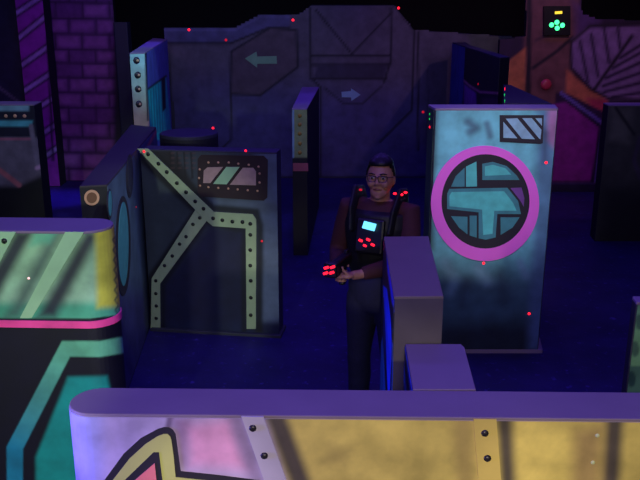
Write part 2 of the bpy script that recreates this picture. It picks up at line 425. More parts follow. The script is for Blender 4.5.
# start just clear of the side wall
r_l = r_l+u*.03
back_l = r_l+nb*th
rp = thing('maze_barrier', 'dark barrier with pale riveted straps forming a crooked letter Y', 'barrier', ((r_l.x+r_r.x)/2, (r_l.y+r_r.y)/2, 0))
o5 = [tuple(p.xy) for p in (r_l, r_r, r_r+nb*th, back_l)]
prism('body', o5, 0, H4-.012, M['slate'], rp); prism('top_cap', o5, H4-.012, H4, M['slate'], rp, .004)
f5 = Face(r_l, r_r)
prism('base_trim', [tuple((r_l-nb*.035).xy), tuple((r_r-nb*.035+u*.02).xy), tuple((r_r+nb*(th+.02)+u*.02).xy), tuple((back_l+nb*.02).xy)], 0, .025, M['slate'], rp, .006)
R = lambda x, y: (120+x/2.183, 120+y/2.183)
V4 = lambda x, y: (190+x/4.8, 140+y/4.8)
L = [
    poly([(256, 150), (285, 150), (285, 335), (258, 335)], (96, 112, 138), 14),
    poly([(195, 196), (280, 203), (280, 213), (215, 211), (198, 203)], (92, 106, 124), 9),
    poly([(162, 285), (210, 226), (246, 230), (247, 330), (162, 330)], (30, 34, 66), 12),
    poly([(140, 165), (190, 210), (150, 275), (148, 200)], (62, 74, 78), 22, .8),
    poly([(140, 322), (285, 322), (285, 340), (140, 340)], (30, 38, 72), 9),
    poly([(150, 149), (172, 149), (198, 190), (185, 188)], (38, 36, 44), 6),
    line([(136, 153), (196, 211), (150, 279), (148, 330)], 7, (16, 18, 22), 5, .9),
    line([(150, 150), (213, 208), (256, 212), (260, 225), (259, 330)], 7, (20, 22, 28), 5, .9),
    line([(163, 330), (163, 284), (206, 222), (244, 231), (244, 330)], 5, (18, 20, 28), 5, .8),
]
for x in (170, 177, 184, 191):
    L.append(line([(x, 151), (x+1.5, 171 if x < 180 else 178)], 1.5, (20, 16, 24), 1.5))
    for y in range(153, 170, 5): L.append(line([(x+1.5, y), (x+4, y)], 1.6, (92, 66, 70), 1.5, .7))
skin('front_panel', [o5[0], o5[1]], .01, H4-.013, .009, (58, 68, 80), L, rp)
main = [R(38, 62), R(62, 62), R(205, 200), R(290, 205), R(298, 217), R(297, 455), R(277, 455), R(275, 236), R(203, 231), R(178, 209)]
yst = plate('strap', f5, main, .003, .007, M['strap'], rp)
for x, y in ((62, 74), (85, 95), (103, 113), (125, 137), (145, 157), (165, 177), (183, 193), (204, 214), (224, 218), (246, 221), (268, 222), (285, 226), (285, 250), (285, 283), (285, 317), (286, 350), (286, 387), (286, 425)):
    dome('rivet', f5, *R(x, y), .016, .006, M['hole'], yst, .01)
br5 = plate('strap', f5, [R(177, 209), R(190, 219), R(88, 357), R(89, 455), R(68, 455), R(70, 345), R(165, 196)], .003, .007, M['strap'], rp)
for x, y in ((175, 213), (160, 227), (145, 254), (131, 270), (115, 296), (98, 317), (79, 350), (79, 378), (80, 405), (80, 432)):
    dome('rivet', f5, *R(x, y), .015, .006, M['hole'], br5, .01)
vp = plate('vent_panel', f5, [V4(55, 70), V4(355, 75), V4(375, 95), V4(372, 275), V4(355, 290), V4(55, 270), V4(38, 250), V4(38, 90)], .003, .006, M['rust'], rp)
plate('vent_slat', f5, [V4(68, 145), V4(85, 130), V4(160, 128), V4(100, 205), V4(65, 205)], .009, .004, M['rose'], vp)
plate('vent_slat', f5, [V4(176, 128), V4(240, 128), V4(178, 211), V4(113, 209)], .009, .004, M['mint'], vp)
plate('vent_slat', f5, [V4(255, 132), V4(305, 132), V4(318, 150), V4(318, 216), V4(193, 213)], .009, .004, M['rose'], vp)
for x, y in ((90, 107), (137, 107), (187, 107), (233, 113), (283, 118), (330, 127), (335, 160), (335, 203), (325, 243), (278, 240), (230, 236), (185, 232), (137, 229), (90, 225), (50, 218), (45, 182), (48, 140)):
    dome('rivet', f5, *V4(x, y), .009, .005, M['beige'], vp, .009)
dots(f5, [(144.5, 151.2), (246, 150.4)], rp, 'red', .009, .011); dots(f5, [(262, 241)], rp, 'redfaint', .009)

# dark drum behind it
dc = PH(187, 134, 1.5); r = .245
dr = thing('round_pillar', 'dark round-topped pillar just behind the riveted panel barrier', 'pillar', (dc.x, dc.y+.1, 0))
dc.y += .1
circ = arc(dc, r, 0, 352.5, 47)
prism('pillar_body', circ, 0, 1.47, M['dark'], dr); prism('top_cap', circ, 1.47, 1.5, M['slate'], dr, .01)

# ================================================================== 6 tower with the pink ring
H6 = .725*2.7*S
t_l, t_r = PH(435, 108.3, H6), PH(558.5, 108.3, H6)
t_br, t_bl = PH(555, 104.4, H6), PH(428, 104.4, H6)
tw = thing('barrier_tower', 'tall blue tower barrier with a pink ring around a teal cross', 'barrier', ((t_l.x+t_r.x)/2, t_l.y+.1, 0))
def rounded(pts, r, n=5):
    out = []
    for i, p in enumerate(pts):
        p = Vector(p[:2]); a = (Vector(pts[i-1][:2])-p).normalized(); b = (Vector(pts[(i+1) % len(pts)][:2])-p).normalized()
        for k in range(n+1):
            t = k/n; out.append(tuple(p+a*r*(1-t)**2+b*r*t**2))
    return out
o6 = rounded([t_l, t_r, t_br, t_bl], .012)
prism('tower_body', o6, 0, H6-.015, M['slate'], tw); prism('top_cap', o6, H6-.015, H6, M['top'], tw, .004)
f6 = Face(t_l, t_r)
ux = (t_r-t_l).normalized()
L = [
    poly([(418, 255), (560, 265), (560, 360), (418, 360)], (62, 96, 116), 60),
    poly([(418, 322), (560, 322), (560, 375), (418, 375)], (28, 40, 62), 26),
    poly([(538, 108), (560, 108), (548, 350), (528, 350)], (86, 112, 160), 14, .8),
    poly([(548, 108), (560, 108), (556, 150), (547, 140)], (205, 130, 190), 9, .8),
    poly([(424, 108), (437, 108), (434, 250), (420, 250)], (62, 100, 92), 8, .9),
    line([(468, 122), (476, 128), (470, 132)], 8, (78, 108, 132), 8, .8), line([(487, 124), (490, 136)], 6, (80, 110, 134), 6, .8),
    line([(535, 122), (545, 133), (545, 160)], 6, (60, 76, 110), 8, .7),
    line([(445, 262), (455, 280), (450, 292)], 9, (110, 150, 175), 12, .7), line([(478, 268), (488, 282)], 10, (112, 150, 172), 12, .7),
    line([(466, 282), (462, 305)], 10, (44, 66, 86), 14, .7), line([(500, 275), (505, 300)], 10, (46, 70, 92), 14, .7),
    line([(520, 262), (526, 276)], 7, (105, 135, 170), 9, .7),
]
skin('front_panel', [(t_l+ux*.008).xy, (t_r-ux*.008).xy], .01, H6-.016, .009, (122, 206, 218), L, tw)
bc = sum((Vector(p) for p in o6), Vector((0, 0)))/len(o6)
prism('base_trim', [tuple(bc+(Vector(p)-bc)*1.05+(Vector(p)-bc).normalized()*.012) for p in o6], 0, .03, M['top'], tw, .008)
fs = Face(t_bl, t_l, (-3, 5, 0))
sd = (t_l-t_bl).normalized()
skin('side_panel', [(t_bl+sd*.02).xy, (t_l-sd*.02).xy], .01, H6-.016, .012, (58, 84, 66), [], tw)
E = lambda x, y: (425+x/3.558, 140+y/3.558)
ring = plate('pink_ring', f6, ell(484.7, 203, 54, 57.5), .003, .012, M['hot'], tw, inner=ell(485.2, 201, 44, 47.2))
disc = plate('emblem_disc', f6, ell(485.2, 201, 44.2, 47.4), .003, .005, M['ink'], tw)
def em6(pts, m, h=.004): plate('emblem_piece', f6, [E(*p) for p in pts], .008, h, M[m], disc)
em6([(92, 165), (108, 128), (140, 98), (140, 165)], 'tealmid')
em6([(145, 94), (182, 76), (184, 164), (145, 165)], 'teal')
em6([(203, 84), (240, 77), (290, 92), (325, 125), (335, 141), (203, 141)], 'tealmid')
em6([(212, 93), (240, 87), (284, 99), (306, 122), (212, 126)], 'teal', .006)
em6([(78, 190), (86, 173), (292, 169), (330, 216), (340, 262), (256, 262), (250, 345), (215, 353), (190, 348), (190, 256), (78, 244)], 'tealmid')
em6([(86, 197), (94, 184), (280, 181), (312, 222), (324, 250), (245, 250), (239, 332), (206, 336), (202, 246), (86, 234)], 'teal', .006)
em6([(303, 170), (342, 168), (352, 205), (350, 236), (338, 214)], 'violet')
em6([(92, 270), (150, 272), (150, 334), (120, 310)], 'tealmid')
em6([(268, 274), (335, 274), (310, 310), (268, 336)], 'tealmid')
em6([(158, 268), (183, 268), (183, 346), (158, 338)], 'tealmid')
T = lambda x, y: (410+x/4, 90+y/4)
hp = plate('hatch_plate', f6, [T(358, 100), T(534, 100), T(530, 212), T(520, 215), T(358, 207)], .003, .006, M['ink'], tw)
plate('hatch_slat', f6, [T(372, 126), T(428, 192), T(372, 190)], .009, .004, M['hatch'], hp)
plate('hatch_slat', f6, [T(382, 114), T(428, 112), T(498, 196), T(446, 194)], .009, .004, M['hatch'], hp)
plate('hatch_slat', f6, [T(448, 112), T(486, 112), T(524, 158), T(520, 196), T(514, 192)], .009, .004, M['hatch'], hp)
plate('hatch_slat', f6, [T(500, 112), T(526, 112), T(526, 142)], .009, .004, M['hatch'], hp)
dots(f6, [(483.5, 263), (529, 313.5), (546, 162.5)], tw, 'red', .010)
dots(fs, [(430.3, 127)], tw, 'red', .009); dots(fs, [(430.3, 114), (430.2, 119)], tw, 'greenfaint', .008)

# wing behind the tower
w = [PH(503.5, 84.5, H6), PH(511, 85, H6), PH(552, 103.6, H6), PH(504, 103.6, H6)]
w = [tuple(w[0].xy), tuple(w[3].xy), tuple(w[2].xy), tuple(w[1].xy)]
wg = thing('maze_barrier', 'dark wedge-topped barrier directly behind the pink ring tower', 'barrier', (w[0][0]+.15, w[0][1]-.4, 0))
prism('body', w, 0, H6-.012, M['dark'], wg); prism('top_cap', w, H6-.012, H6, M['bluedk'], wg, .003)
fw = Face(w[0], w[1], (-3, 5, 0))
dots(fw, [(505.5, 89)], wg, 'red', .011, .003); dots(fw, [(505.2, 95), (505.4, 101)], wg, 'greenfaint', .011, .003)

# ================================================================== 7 central narrow wall
H7 = 1.63*S
q = [PH(292, 108.5, H7), PH(307, 108.5, H7), PH(319, 87, H7), PH(302, 87, H7)]
cw = thing('maze_barrier', 'narrow end-on barrier with a column of rivets, right of the riveted panel barrier', 'barrier', (q[0].x+.1, q[0].y+.5, 0))
o7 = [tuple(p.xy) for p in q]
prism('body', o7, 0, H7-.012, M['dark'], cw); prism('top_cap', o7, H7-.012, H7, M['top'], cw, .003)
f7 = Face(q[0], q[1])
skin('end_panel', [o7[0], o7[1]], .01, H7-.013, .012, (14, 14, 20), [
    poly([(286, 100), (312, 100), (312, 157.5), (286, 157.5)], (132, 150, 92), 2), line([(293, 100), (293, 157)], 1.6, (120, 170, 200), 1.5)], cw)
for y in (115.7, 124.4, 133.6, 143.5, 152.5): dome('rivet', f7, 299.8, y, .02, .01, M['yellow'], cw, .003)
plate('painted_band', f7, [(293, 163), (308, 163), (308.3, 171), (293.3, 171)], .002, .006, M['band'], cw)

# ================================================================== 8 teal wall, back left
H8 = 2.2*S
q = [PH(129.5, 53, H8), PH(145, 52.5, H8), PH(167, 39, H8), PH(153, 38, H8)]
tl = thing('maze_barrier', 'tall teal barrier with a bright blue top, standing behind the oval port barrier', 'barrier', (q[0].x+.1, q[0].y+.8, 0))
o8 = [tuple(p.xy) for p in q]
prism('body', o8, 0, H8-.012, M['slate'], tl); prism('top_cap', o8, H8-.012, H8, M['top'], tl, .003)
f8 = Face(q[0], q[1])
skin('end_panel', [o8[0], o8[1]], .01, H8-.013, .012, grade((137, 55), (137, 115), (165, 210, 205), (205, 195, 150)), [line([(145.5, 50), (148, 120)], 2, (15, 20, 40), 1.5)], tl)
for x, y in ((136.4, 60.5), (137.6, 75), (138, 89), (138.8, 104)):
    d = dome('bolt', f8, x, y, .035, .012, M['bolt'], tl, .003); dome('bolt_centre', f8, x+.8, y, .014, .006, M['beige'], d, .014)
L = [poly([(144, 92), (166, 76), (172, 140), (144, 140)], (40, 215, 205), 2)]
for k in range(6): L.append(line([(148+k*2.6, 92-k*2), (150+k*2.6, 132)], .9, (20, 90, 130), 1, .7))
L += [line([(144, 92), (166, 76)], 2, (20, 24, 50), 1.5), line([(145.5, 50), (148, 125)], 2, (20, 25, 50), 1.5), poly([(161.5, 79), (165, 76), (166, 108), (162.5, 112)], (10, 14, 36), 1.5)]
skin('side_panel', [o8[1], o8[2]], .01, H8-.013, .014, (92, 100, 190), L, tl)

# ================================================================== 9 box barrier far left
H9 = 1.6*S
q = [PH(-60, 104.5, H9), PH(34, 104.5, H9)]
lb = thing('maze_barrier', 'dark grey barrier with a row of rivets under its teal edge, at the left edge', 'barrier', (q[1].x-.4, q[1].y+.1, 0))
o9 = [tuple(q[0].xy), tuple(q[1].xy), (q[1].x-.02, q[1].y+.3), (q[0].x, q[0].y+.3)]
prism('body', o9, 0, H9-.012, M['dark'], lb); prism('top_cap', o9, H9-.012, H9, M['top'], lb, .003)
f9 = Face(q[0], q[1])
skin('front_panel', [o9[0], o9[1]], .01, H9-.013, .014, (104, 96, 112), [
    poly([(-90, 100), (45, 100), (45, 137), (-90, 137)], (22, 24, 46), 2),
    poly([(-90, 100), (29, 100), (29, 111), (-90, 111)], (120, 165, 180), 2),
    poly([(-90, 120.5), (33, 120.5), (32, 126.5), (-90, 126.5)], (80, 170, 180), 2),
    line([(-90, 139), (30, 139)], 2, (165, 90, 115), 2),
    line([(31, 126), (38, 167)], 4.5, (120, 112, 130), 2), line([(37, 168), (42, 166)], 4, (190, 150, 185), 2.5),
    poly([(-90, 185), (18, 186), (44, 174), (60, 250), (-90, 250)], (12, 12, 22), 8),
    line([(-20, 155), (19, 185)], 5, (165, 95, 105), 2)], lb)
for x in (-4, 6, 15.2, 24.6): dome('rivet', f9, x, 116, .02, .01, M['beige'], lb, .003)

# ================================================================== 10 right-hand walls
H10 = 1.6*S
q = [PH(608.5, 105, H10), PH(720, 105, H10)]
rd = thing('maze_barrier', 'dark green-grey barrier at the right edge in front of the orange mural', 'barrier', (q[0].x+.5, q[0].y+.1, 0))
o10 = [tuple(q[0].xy), tuple(q[1].xy), (q[1].x, q[1].y+.22), (q[0].x+.02, q[0].y+.22)]
prism('body', o10, 0, H10-.012, M['dark'], rd); prism('top_cap', o10, H10-.012, H10, M['top'], rd, .003)
skin('front_panel', [o10[0], o10[1]], .01, H10-.013, .014, (62, 66, 56), [
    poly([(612, 108), (632, 108), (628, 142), (610, 140)], (100, 104, 84), 14), line([(616, 108), (634, 134)], 3, (22, 22, 28), 3),
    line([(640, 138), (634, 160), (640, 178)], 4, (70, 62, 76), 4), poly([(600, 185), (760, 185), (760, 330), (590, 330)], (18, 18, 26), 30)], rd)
H11 = 1.43*S
q = [PH(636.5, 302, H11), PH(720, 302, H11)]
rg = thing('maze_barrier', 'pale green spotted end of a barrier, cut off at the lower right edge', 'barrier', (q[0].x+.2, q[0].y+.1, 0))
o11 = rounded([(q[0].x, q[0].y), (q[1].x, q[1].y), (q[1].x, q[1].y+.07), (q[0].x+.008, q[0].y+.07)], .008)
prism('body', o11, 0, H11-.012, M['slate'], rg); prism('top_cap', o11, H11-.012, H11, M['top'], rg, .003)
L = [poly(ell(x, y, 4.2, 8, 20), (52, 92, 84), 2.5) for x, y in ((639.5, 322), (635, 349), (631.5, 379), (650, 335))]
skin('front_panel', [(q[0].x+.006, q[0].y), (q[1].x, q[1].y)], .01, H11-.013, .008, (96, 148, 116), L, rg)

# blue edged dark wall right of centre, behind the tower
H12 = 2.03
q = [PH(452.5, 42.5, H12), PH(465.5, 46.5, H12), PH(500, 57.5, H12)]
bd = thing('maze_barrier', 'dark angled barrier with a blue edge, rising above the pink ring tower', 'barrier', (q[1].x, q[1].y, 0))
o12 = [tuple(p.xy) for p in q]+[(q[2].x+.12, q[2].y+.1), (q[1].x+.12, q[1].y+.3), (q[0].x+.2, q[0].y+.1)]
prism('body', o12, 0, H12-.012, M['dark'], bd); prism('top_cap', o12, H12-.012, H12, M['slate'], bd, .003)
skin('blue_edge_panel', [o12[0], o12[1]], .01, H12-.013, .02, (40, 62, 150), [], bd)
f12 = Face(q[1], q[2], (0, 0, 0))
skin('front_panel', [o12[1], o12[2]], .01, H12-.013, .014, (16, 12, 34), [
    poly([(464, 84), (476, 93), (476, 125), (464, 125)], (130, 60, 165), 3), poly([(482, 98), (500, 98), (500, 125), (482, 125)], (70, 24, 70), 5),
    line([(456, 74), (470, 86), (480, 92), (502, 93.5)], 2, (180, 110, 140), 2)], bd)
dots(f12, [(478.5, 84)], bd, 'redfaint', .014)

# ================================================================== 11 back wall with arrows
YB = 12.63*S
def flat(name, label, cat, poly_px, Y, depth=.12, m='dark'):
    xs = [PY(p[0], p[1], Y) for p in poly_px]
    t = thing(name, label, cat, (sum(p.x for p in xs)/len(xs), Y, 0))
    f = Face((-9, Y), (9, Y))
    pts = [(p.x+9, p.z) for p in xs]
    plate('body', f, pts, -depth, depth, M[m], t, px=False)
    return t, f, xs
top = [(164, 28), (234, 28), (261, 14.5), (287, 15), (300, 14), (312, 5), (394, 5), (414, 30), (500, 36), (512, 36)]
xR = PY(512, 36, YB).x; xL = PY(164, 28, YB).x
f = Face((-9, YB), (9, YB))
bw = thing('painted_mural', 'long dim blue back wall painted with two arrows', 'mural', ((xL+xR)/2, YB, 0))
pts = [(xL+9, 0)]+[(PY(x, y, YB).x+9, PY(x, y, YB).z) for x, y in top]+[(xR+9, 0)]
plate('body', f, pts, -.12, .12, M['slate'], bw, px=False)
Dk = (22, 20, 34)
clip = top+[(506, 200), (185, 200)]
L = [
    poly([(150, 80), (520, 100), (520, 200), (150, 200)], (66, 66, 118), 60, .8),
    poly([(160, 20), (234, 28), (261, 13), (290, 13), (290, 27), (269, 27), (230, 43), (160, 43)], (88, 88, 124), 3),
    poly([(231, 51.6), (270, 28), (296.5, 30), (298, 67), (260.6, 95), (231, 94)], (92, 80, 84), 3),
    line([(164, 43.5), (230, 43.5), (269, 27.5), (290, 27)], 2.2, Dk, 2), line([(164, 30), (235, 30), (262, 16), (290, 16.5)], 1.6, (110, 110, 150), 2),
    line([(231, 51.6), (270, 28), (296.5, 30), (298, 67), (260.6, 95), (231, 94), (231, 51.6)], 2.2, Dk, 2),
    line([(231, 94), (231, 140), (222, 148)], 2, Dk, 2), line([(170, 43), (172, 150)], 2, Dk, 2, .6),
    line([(310, 8), (311, 78), (321, 88), (321, 180)], 2.2, Dk, 2), line([(316, 10), (352, 54), (391, 13)], 2, Dk, 2),
    line([(311, 56), (391, 56)], 2.4, Dk, 2), line([(311, 65), (390, 64.5)], 2.4, Dk, 2), line([(311, 79), (386, 79)], 2.4, Dk, 2),
    line([(391, 8), (391, 60), (384, 82)], 2.2, Dk, 2), line([(395, 6), (414, 30), (412, 110), (380, 142)], 2.2, Dk, 2),
    line([(325, 88), (344, 104), (362, 104), (382, 86)], 2, Dk, 2, .8), line([(418, 32), (418, 150)], 2.2, Dk, 2), line([(428, 70), (428, 170)], 2, Dk, 2, .7),
    poly([(318, 64), (388, 64), (384, 78), (314, 78)], (56, 52, 70), 3),
    poly([(425, 60), (500, 40), (500, 150), (425, 150)], (40, 38, 60), 20, .7),
    poly([(468, 30), (520, 32), (520, 52), (500, 60), (470, 46)], (86, 96, 80), 6, .9),
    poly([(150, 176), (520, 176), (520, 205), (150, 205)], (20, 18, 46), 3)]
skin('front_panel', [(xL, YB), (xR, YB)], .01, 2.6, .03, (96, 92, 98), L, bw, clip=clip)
plate('arrow', f, [(245, 58.5), (256.5, 51.5), (257.3, 56.5), (276.5, 56), (277, 63.7), (257.3, 63.7), (257, 67.5)], .004, .01, M['arrow'], bw)
plate('arrow', f, [(341.5, 91.8), (351, 91), (351, 88.3), (360.5, 94.7), (351.5, 100.8), (351, 97.4), (341.8, 97.2)], .004, .01, M['arrow2'], bw)
dots(f, [(189, 29.8), (293, 20), (398.5, 8), (213, 128)], bw, 'red', .018, .005); dots(f, [(226, 40), (423, 112)], bw, 'redfaint', .02, .005)

# ================================================================== 12 orange and purple mural, back right
YM = 11.65*S
topm = [(500, 40), (526, 36), (527, -30), (578, -30), (582, 14), (600, 20), (760, 22)]
f = Face((-9, YM), (9, YM))
xa, xb = PY(500, 40, YM).x, PY(760, 22, YM).x
mw = thing('painted_mural', 'orange and purple mural wall with a red button, back right', 'mural', ((xa+xb)/2, YM, 0))
pts = [(xa+9, 0)]+[(PY(x, y, YM).x+9, PY(x, y, YM).z) for x, y in topm]+[(xb+9, 0)]
plate('body', f, pts, -.1, .1, M['dark'], mw, px=False)
K = (26, 12, 30)
L = [
    poly([(526, -40), (580, -40), (578, 50), (566, 110), (520, 130), (524, 40)], (120, 76, 72), 5),
    poly([(572, 0), (600, 16), (600, 60), (575, 45)], (92, 58, 110), 10, .7),
    line([(530, -40), (528, 110)], 5, K, 3), line([(533, 68), (556, 52), (572, 38)], 3.5, K, 3), line([(536, 40), (550, 34)], 3, (90, 56, 62), 3),
    poly([(500, 68), (526, 47), (524, 110), (500, 110)], (200, 120, 68), 3),
    poly([(566, 69), (589, 89), (607, 96), (607, 112), (590, 106), (566, 93)], (200, 112, 74), 4),
    poly([(586, 98), (607, 99), (607, 112), (592, 108)], (180, 50, 80), 6),
    poly([(556, 92), (570, 95), (612, 116), (612, 186), (550, 186)], (48, 18, 62), 3),
    poly([(540, 106), (567, 102), (599, 128), (591, 181), (540, 181)], (150, 34, 140), 3),
    line([(561, 93), (604, 124), (596, 181)], 3, (120, 100, 180), 2), line([(566, 101), (600, 127), (592, 181)], 1.6, (25, 12, 45), 1.5),
    poly([(571, 40), (586, 28), (640, 26), (760, 26), (760, 106), (608, 100), (590, 88), (571, 66)], (136, 104, 146), 4),
    line([(571, 42), (571, 68), (592, 90), (610, 99), (760, 104)], 3, K, 3), line([(571, 42), (590, 26), (640, 24)], 3, K, 4),
    line([(594, 90), (632, 36)], 3.5, K, 3)]
for p in ([(580, 42), (588, 82)], [(591, 34), (598, 76)], [(604, 28), (609, 62)], [(618, 28), (620, 48)], [(604, 92), (700, 68)], [(603, 86), (700, 52)], [(606, 78), (700, 36)], [(613, 68), (700, 20)], [(620, 58), (690, 14)], [(612, 97), (700, 84)]):
    L.append(line(p, 3, (42, 22, 56), 3))
L += [poly(ell(546, 84, 9, 9.5, 24), (95, 50, 52), 4), poly([(500, 182), (770, 182), (770, 215), (500, 215)], (34, 18, 60), 2), line([(500, 183), (770, 183)], 1.5, (70, 45, 100), 1.5), line([(500, 190), (770, 190)], 1.2, (18, 10, 35), 1.5)]
skin('front_panel', [(xa, YM), (xb, YM)], .01, PY(540, -30, YM).z, .028, (44, 20, 52), L, mw, clip=topm+[(760, 230), (496, 230)])
rb = dome('red_button', f, 546, 84.5, .075, .03, mat('red_button_paint', (190, 60, 78), .4, .1), mw, .004)
# scoring lamp box
dv = thing('indicator_box', 'small black box with four green lights and a yellow light, high on the mural', 'light', tuple(PY(556, 30, YM)))
plate('housing', f, [(543, 6), (569, 6), (569, 35), (543, 35)], .006, .06, M['plastic'], dv)
for p in ((550.2, 24.8), (555.5, 22.2), (561, 25.2), (555.8, 28)): dome('green_light', f, *p, .032, .02, M['green'], dv, .066)
plate('yellow_light', f, [(553.5, 11.5), (560.5, 11), (560.5, 13.6), (553.5, 14)], .066, .012, M['amber'], dv)

# ================================================================== 13 purple column, brick wall, far left
YC = 12.0*S
a, b = PY(16, 10, YC), PY(43.5, 10, YC)
pc = thing('striped_column', 'purple column with slanting pale stripes, beside the brick wall', 'column', ((a.x+b.x)/2, YC+.15, 0))
oc = [(a.x, YC), (b.x, YC), (b.x, YC+.3), (a.x, YC+.3)]
prism('column_body', oc, 0, 3.2, M['dark'], pc)
L = []
for (x0, y0, x1, y1) in ((13, -24, 28, -38), (15, 14, 42, -4), (22, 36, 44, 17), (25, 63, 46, 48), (27, 89, 47, 76), (31, 112, 49, 101), (34, 139, 51, 128), (36, 162, 53, 151)):
    L += [line([(x0-6, y0+4), (x1+6, y1-4)], 8, (40, 12, 56), 3), line([(x0-6, y0+4), (x1+6, y1-4)], 4, (170, 130, 200), 2)]
L.append(line([(44, -40), (53, 160)], 2.5, (40, 10, 60), 2))
skin('front_panel', [oc[0], oc[1]], .01, 3.19, .025, (150, 40, 165), L, pc)
YW = 12.4*S
a, b = PY(46, 90, YW), PY(119, 90, YW)
bk = thing('painted_mural', 'purple brick-patterned wall between the striped column and the teal barrier', 'mural', ((a.x+b.x)/2, YW, 0))
prism('body', [(a.x, YW), (b.x, YW), (b.x, YW+.12), (a.x, YW+.12)], 0, 3.2, M['dark'], bk)
L = []; ys = [-28, -13, 2, 18, 33.5, 49, 62.5, 77, 92, 107, 122, 137, 152, 168]
rng = random.Random(3)
for i, y in enumerate(ys):
    y2 = ys[i+1] if i+1 < len(ys) else 185
    x = 28+(i*13.5) % 27
    while x < 130:
        t = rng.random()
        if t > .3: L.append(poly([(x+3, y+3), (x+24, y+3), (x+24, y2-3), (x+3, y2-3)], (128+30*t, 62+30*t, 140+25*t), 6, .8))
        L.append(line([(x, y), (x+.8, y2)], 2, (62, 24, 76), 2)); x += 27
    L.append(line([(30, y), (130, y+1.5)], 2.2, (62, 24, 76), 2))
L.append(poly([(112, -60), (125, -60), (125, 190), (114, 190)], (24, 20, 40), 8))
skin('front_panel', [(a.x, YW), (b.x, YW)], .01, 3.19, .025, (104, 50, 120), L, bk)
a, b = PY(117, 80, YW-.5), PY(131, 80, YW-.5)
dp = thing('dark_post', 'dark teal post at the right end of the brick wall', 'post', ((a.x+b.x)/2, YW-.4, 0))
prism('post_body', rounded([(a.x, YW-.5), (b.x, YW-.5), (b.x, YW-.3), (a.x, YW-.3)], .02), 0, 2.3, mat('dark_teal_paint', (24, 34, 52), .6), dp)
YL = 12.3*S
a, b = PY(-60, 50, YL), PY(24, 50, YL)
lw = thing('painted_mural', 'dark blue panel wall left of the purple striped column', 'mural', ((a.x+b.x)/2, YL, 0))
prism('body', [(a.x, YL), (b.x, YL), (b.x, YL+.12), (a.x, YL+.12)], 0, 3.2, M['dark'], lw)
skin('front_panel', [(a.x, YL), (b.x, YL)], .01, 3.19, .03, (40, 44, 74), [line([(-40, 58), (24, 106)], 2.2, (110, 105, 130), 2), line([(20, -30), (25, 110)], 3, (24, 40, 60), 3)], lw)

# ================================================================== 14 the player
def tube_bm(bm, pts, n=14, flat=None):
    """closed tapering tube through (x, y, z, r) or (x, y, z, rx, ry); horizontal rings when flat is set"""
    P = [Vector(p[:3]) for p in pts]; rings = []
    up0 = None
    for i, p in enumerate(P):
        d = (P[min(i+1, len(P)-1)]-P[max(i-1, 0)]).normalized()
        if flat: a, b = Vector((1, 0, 0)), Vector((0, 1, 0))
        else:
            ref = up0 if up0 is not None else (Vector((0, 1, 0)) if abs(d.y) < .8 else Vector((0, 0, 1)))
            a = (ref-d*ref.dot(d)).normalized(); b = d.cross(a); up0 = a
        ra = pts[i][3]; rb = pts[i][4] if len(pts[i]) > 4 else ra
        rings.append([bm.verts.new(p+a*ra*math.cos(2*math.pi*k/n)+b*rb*math.sin(2*math.pi*k/n)) for k in range(n)])
    for r0, r1 in zip(rings, rings[1:]):
        for k in range(n): bm.faces.new((r0[k], r0[(k+1) % n], r1[(k+1) % n], r1[k]))
    d0 = (P[0]-P[1]).normalized(); d1 = (P[-1]-P[-2]).normalized()
    for ring, p, d, q in ((rings[0], P[0], d0, pts[0]), (rings[-1], P[-1], d1, pts[-1])):
        c = bm.verts.new(p+d*min(q[3], q[-1])*.55)
        for k in range(n): bm.faces.new((ring[k], ring[(k+1) % n], c))
def ball(bm, c, r, seg=18, fn=None, rot=None):
    res = bmesh.ops.create_uvsphere(bm, u_segments=seg, v_segments=seg-4, radius=1)
    for v in res['verts']:
        q = Vector((v.co.x*r[0], v.co.y*r[1], v.co.z*r[2]))
        if fn: q = fn(q)
        if rot: q = rot @ q
        v.co = q+Vector(c)
def fuse(name, bm, voxel, m, parent, it=4, fac=.5):
    bmesh.ops.recalc_face_normals(bm, faces=bm.faces)
    me = bpy.data.meshes.new('tmp'); bm.to_mesh(me); bm.free()
    o = bpy.data.objects.new('tmp', me); COL.objects.link(o)
    md = o.modifiers.new('r', 'REMESH'); md.mode = 'VOXEL'; md.voxel_size = voxel
    s = o.modifiers.new('s', 'SMOOTH'); s.iterations = it; s.factor = fac
    dg = bpy.context.evaluated_depsgraph_get(); dg.update()
    r = bpy.data.meshes.new_from_object(o.evaluated_get(dg)); r.name = name
    bpy.data.objects.remove(o)
    r.materials.clear(); r.materials.append(m)
    r.polygons.foreach_set('use_smooth', [True]*len(r.polygons))
    p = bpy.data.objects.new(name, r); COL.objects.link(p); p.parent = parent
    return p
pw = bpy.data.objects.new('person', None); COL.objects.link(pw)
pw.location = (.343, 4.49, 0); pw.rotation_euler = (0, 0, math.radians(-23))
pw['label'] = 'person in glasses and a dark vest with red lights, aiming a toy blaster'; pw['category'] = 'person'
HY = Matrix.Rotation(math.radians(8), 3, 'Z') @ Matrix.Rotation(math.radians(-4), 3, 'X')     # head turn
HC = Vector((.015, -.035, 1.596))
def hp_(x, y, z): return HC+HY @ Vector((x, y, z))
SHR, ELR, WRR = (-.185, .0, 1.405), (-.255, .0, 1.13), (-.165, -.235, 1.09)
SHL, ELL, WRL = (.185, .0, 1.405), (.225, -.10, 1.145), (-.005, -.315, 1.105)
TORSO = [(0, .01, .80, .12, .10), (0, .01, .87, .165, .118), (0, .008, .95, .168, .12), (0, .0, 1.04, .148, .105), (0, 0, 1.12, .15, .105), (0, 0, 1.22, .168, .115), (0, .0, 1.32, .18, .118), (0, .004, 1.40, .165, .098), (0, .008, 1.45, .105, .075)]
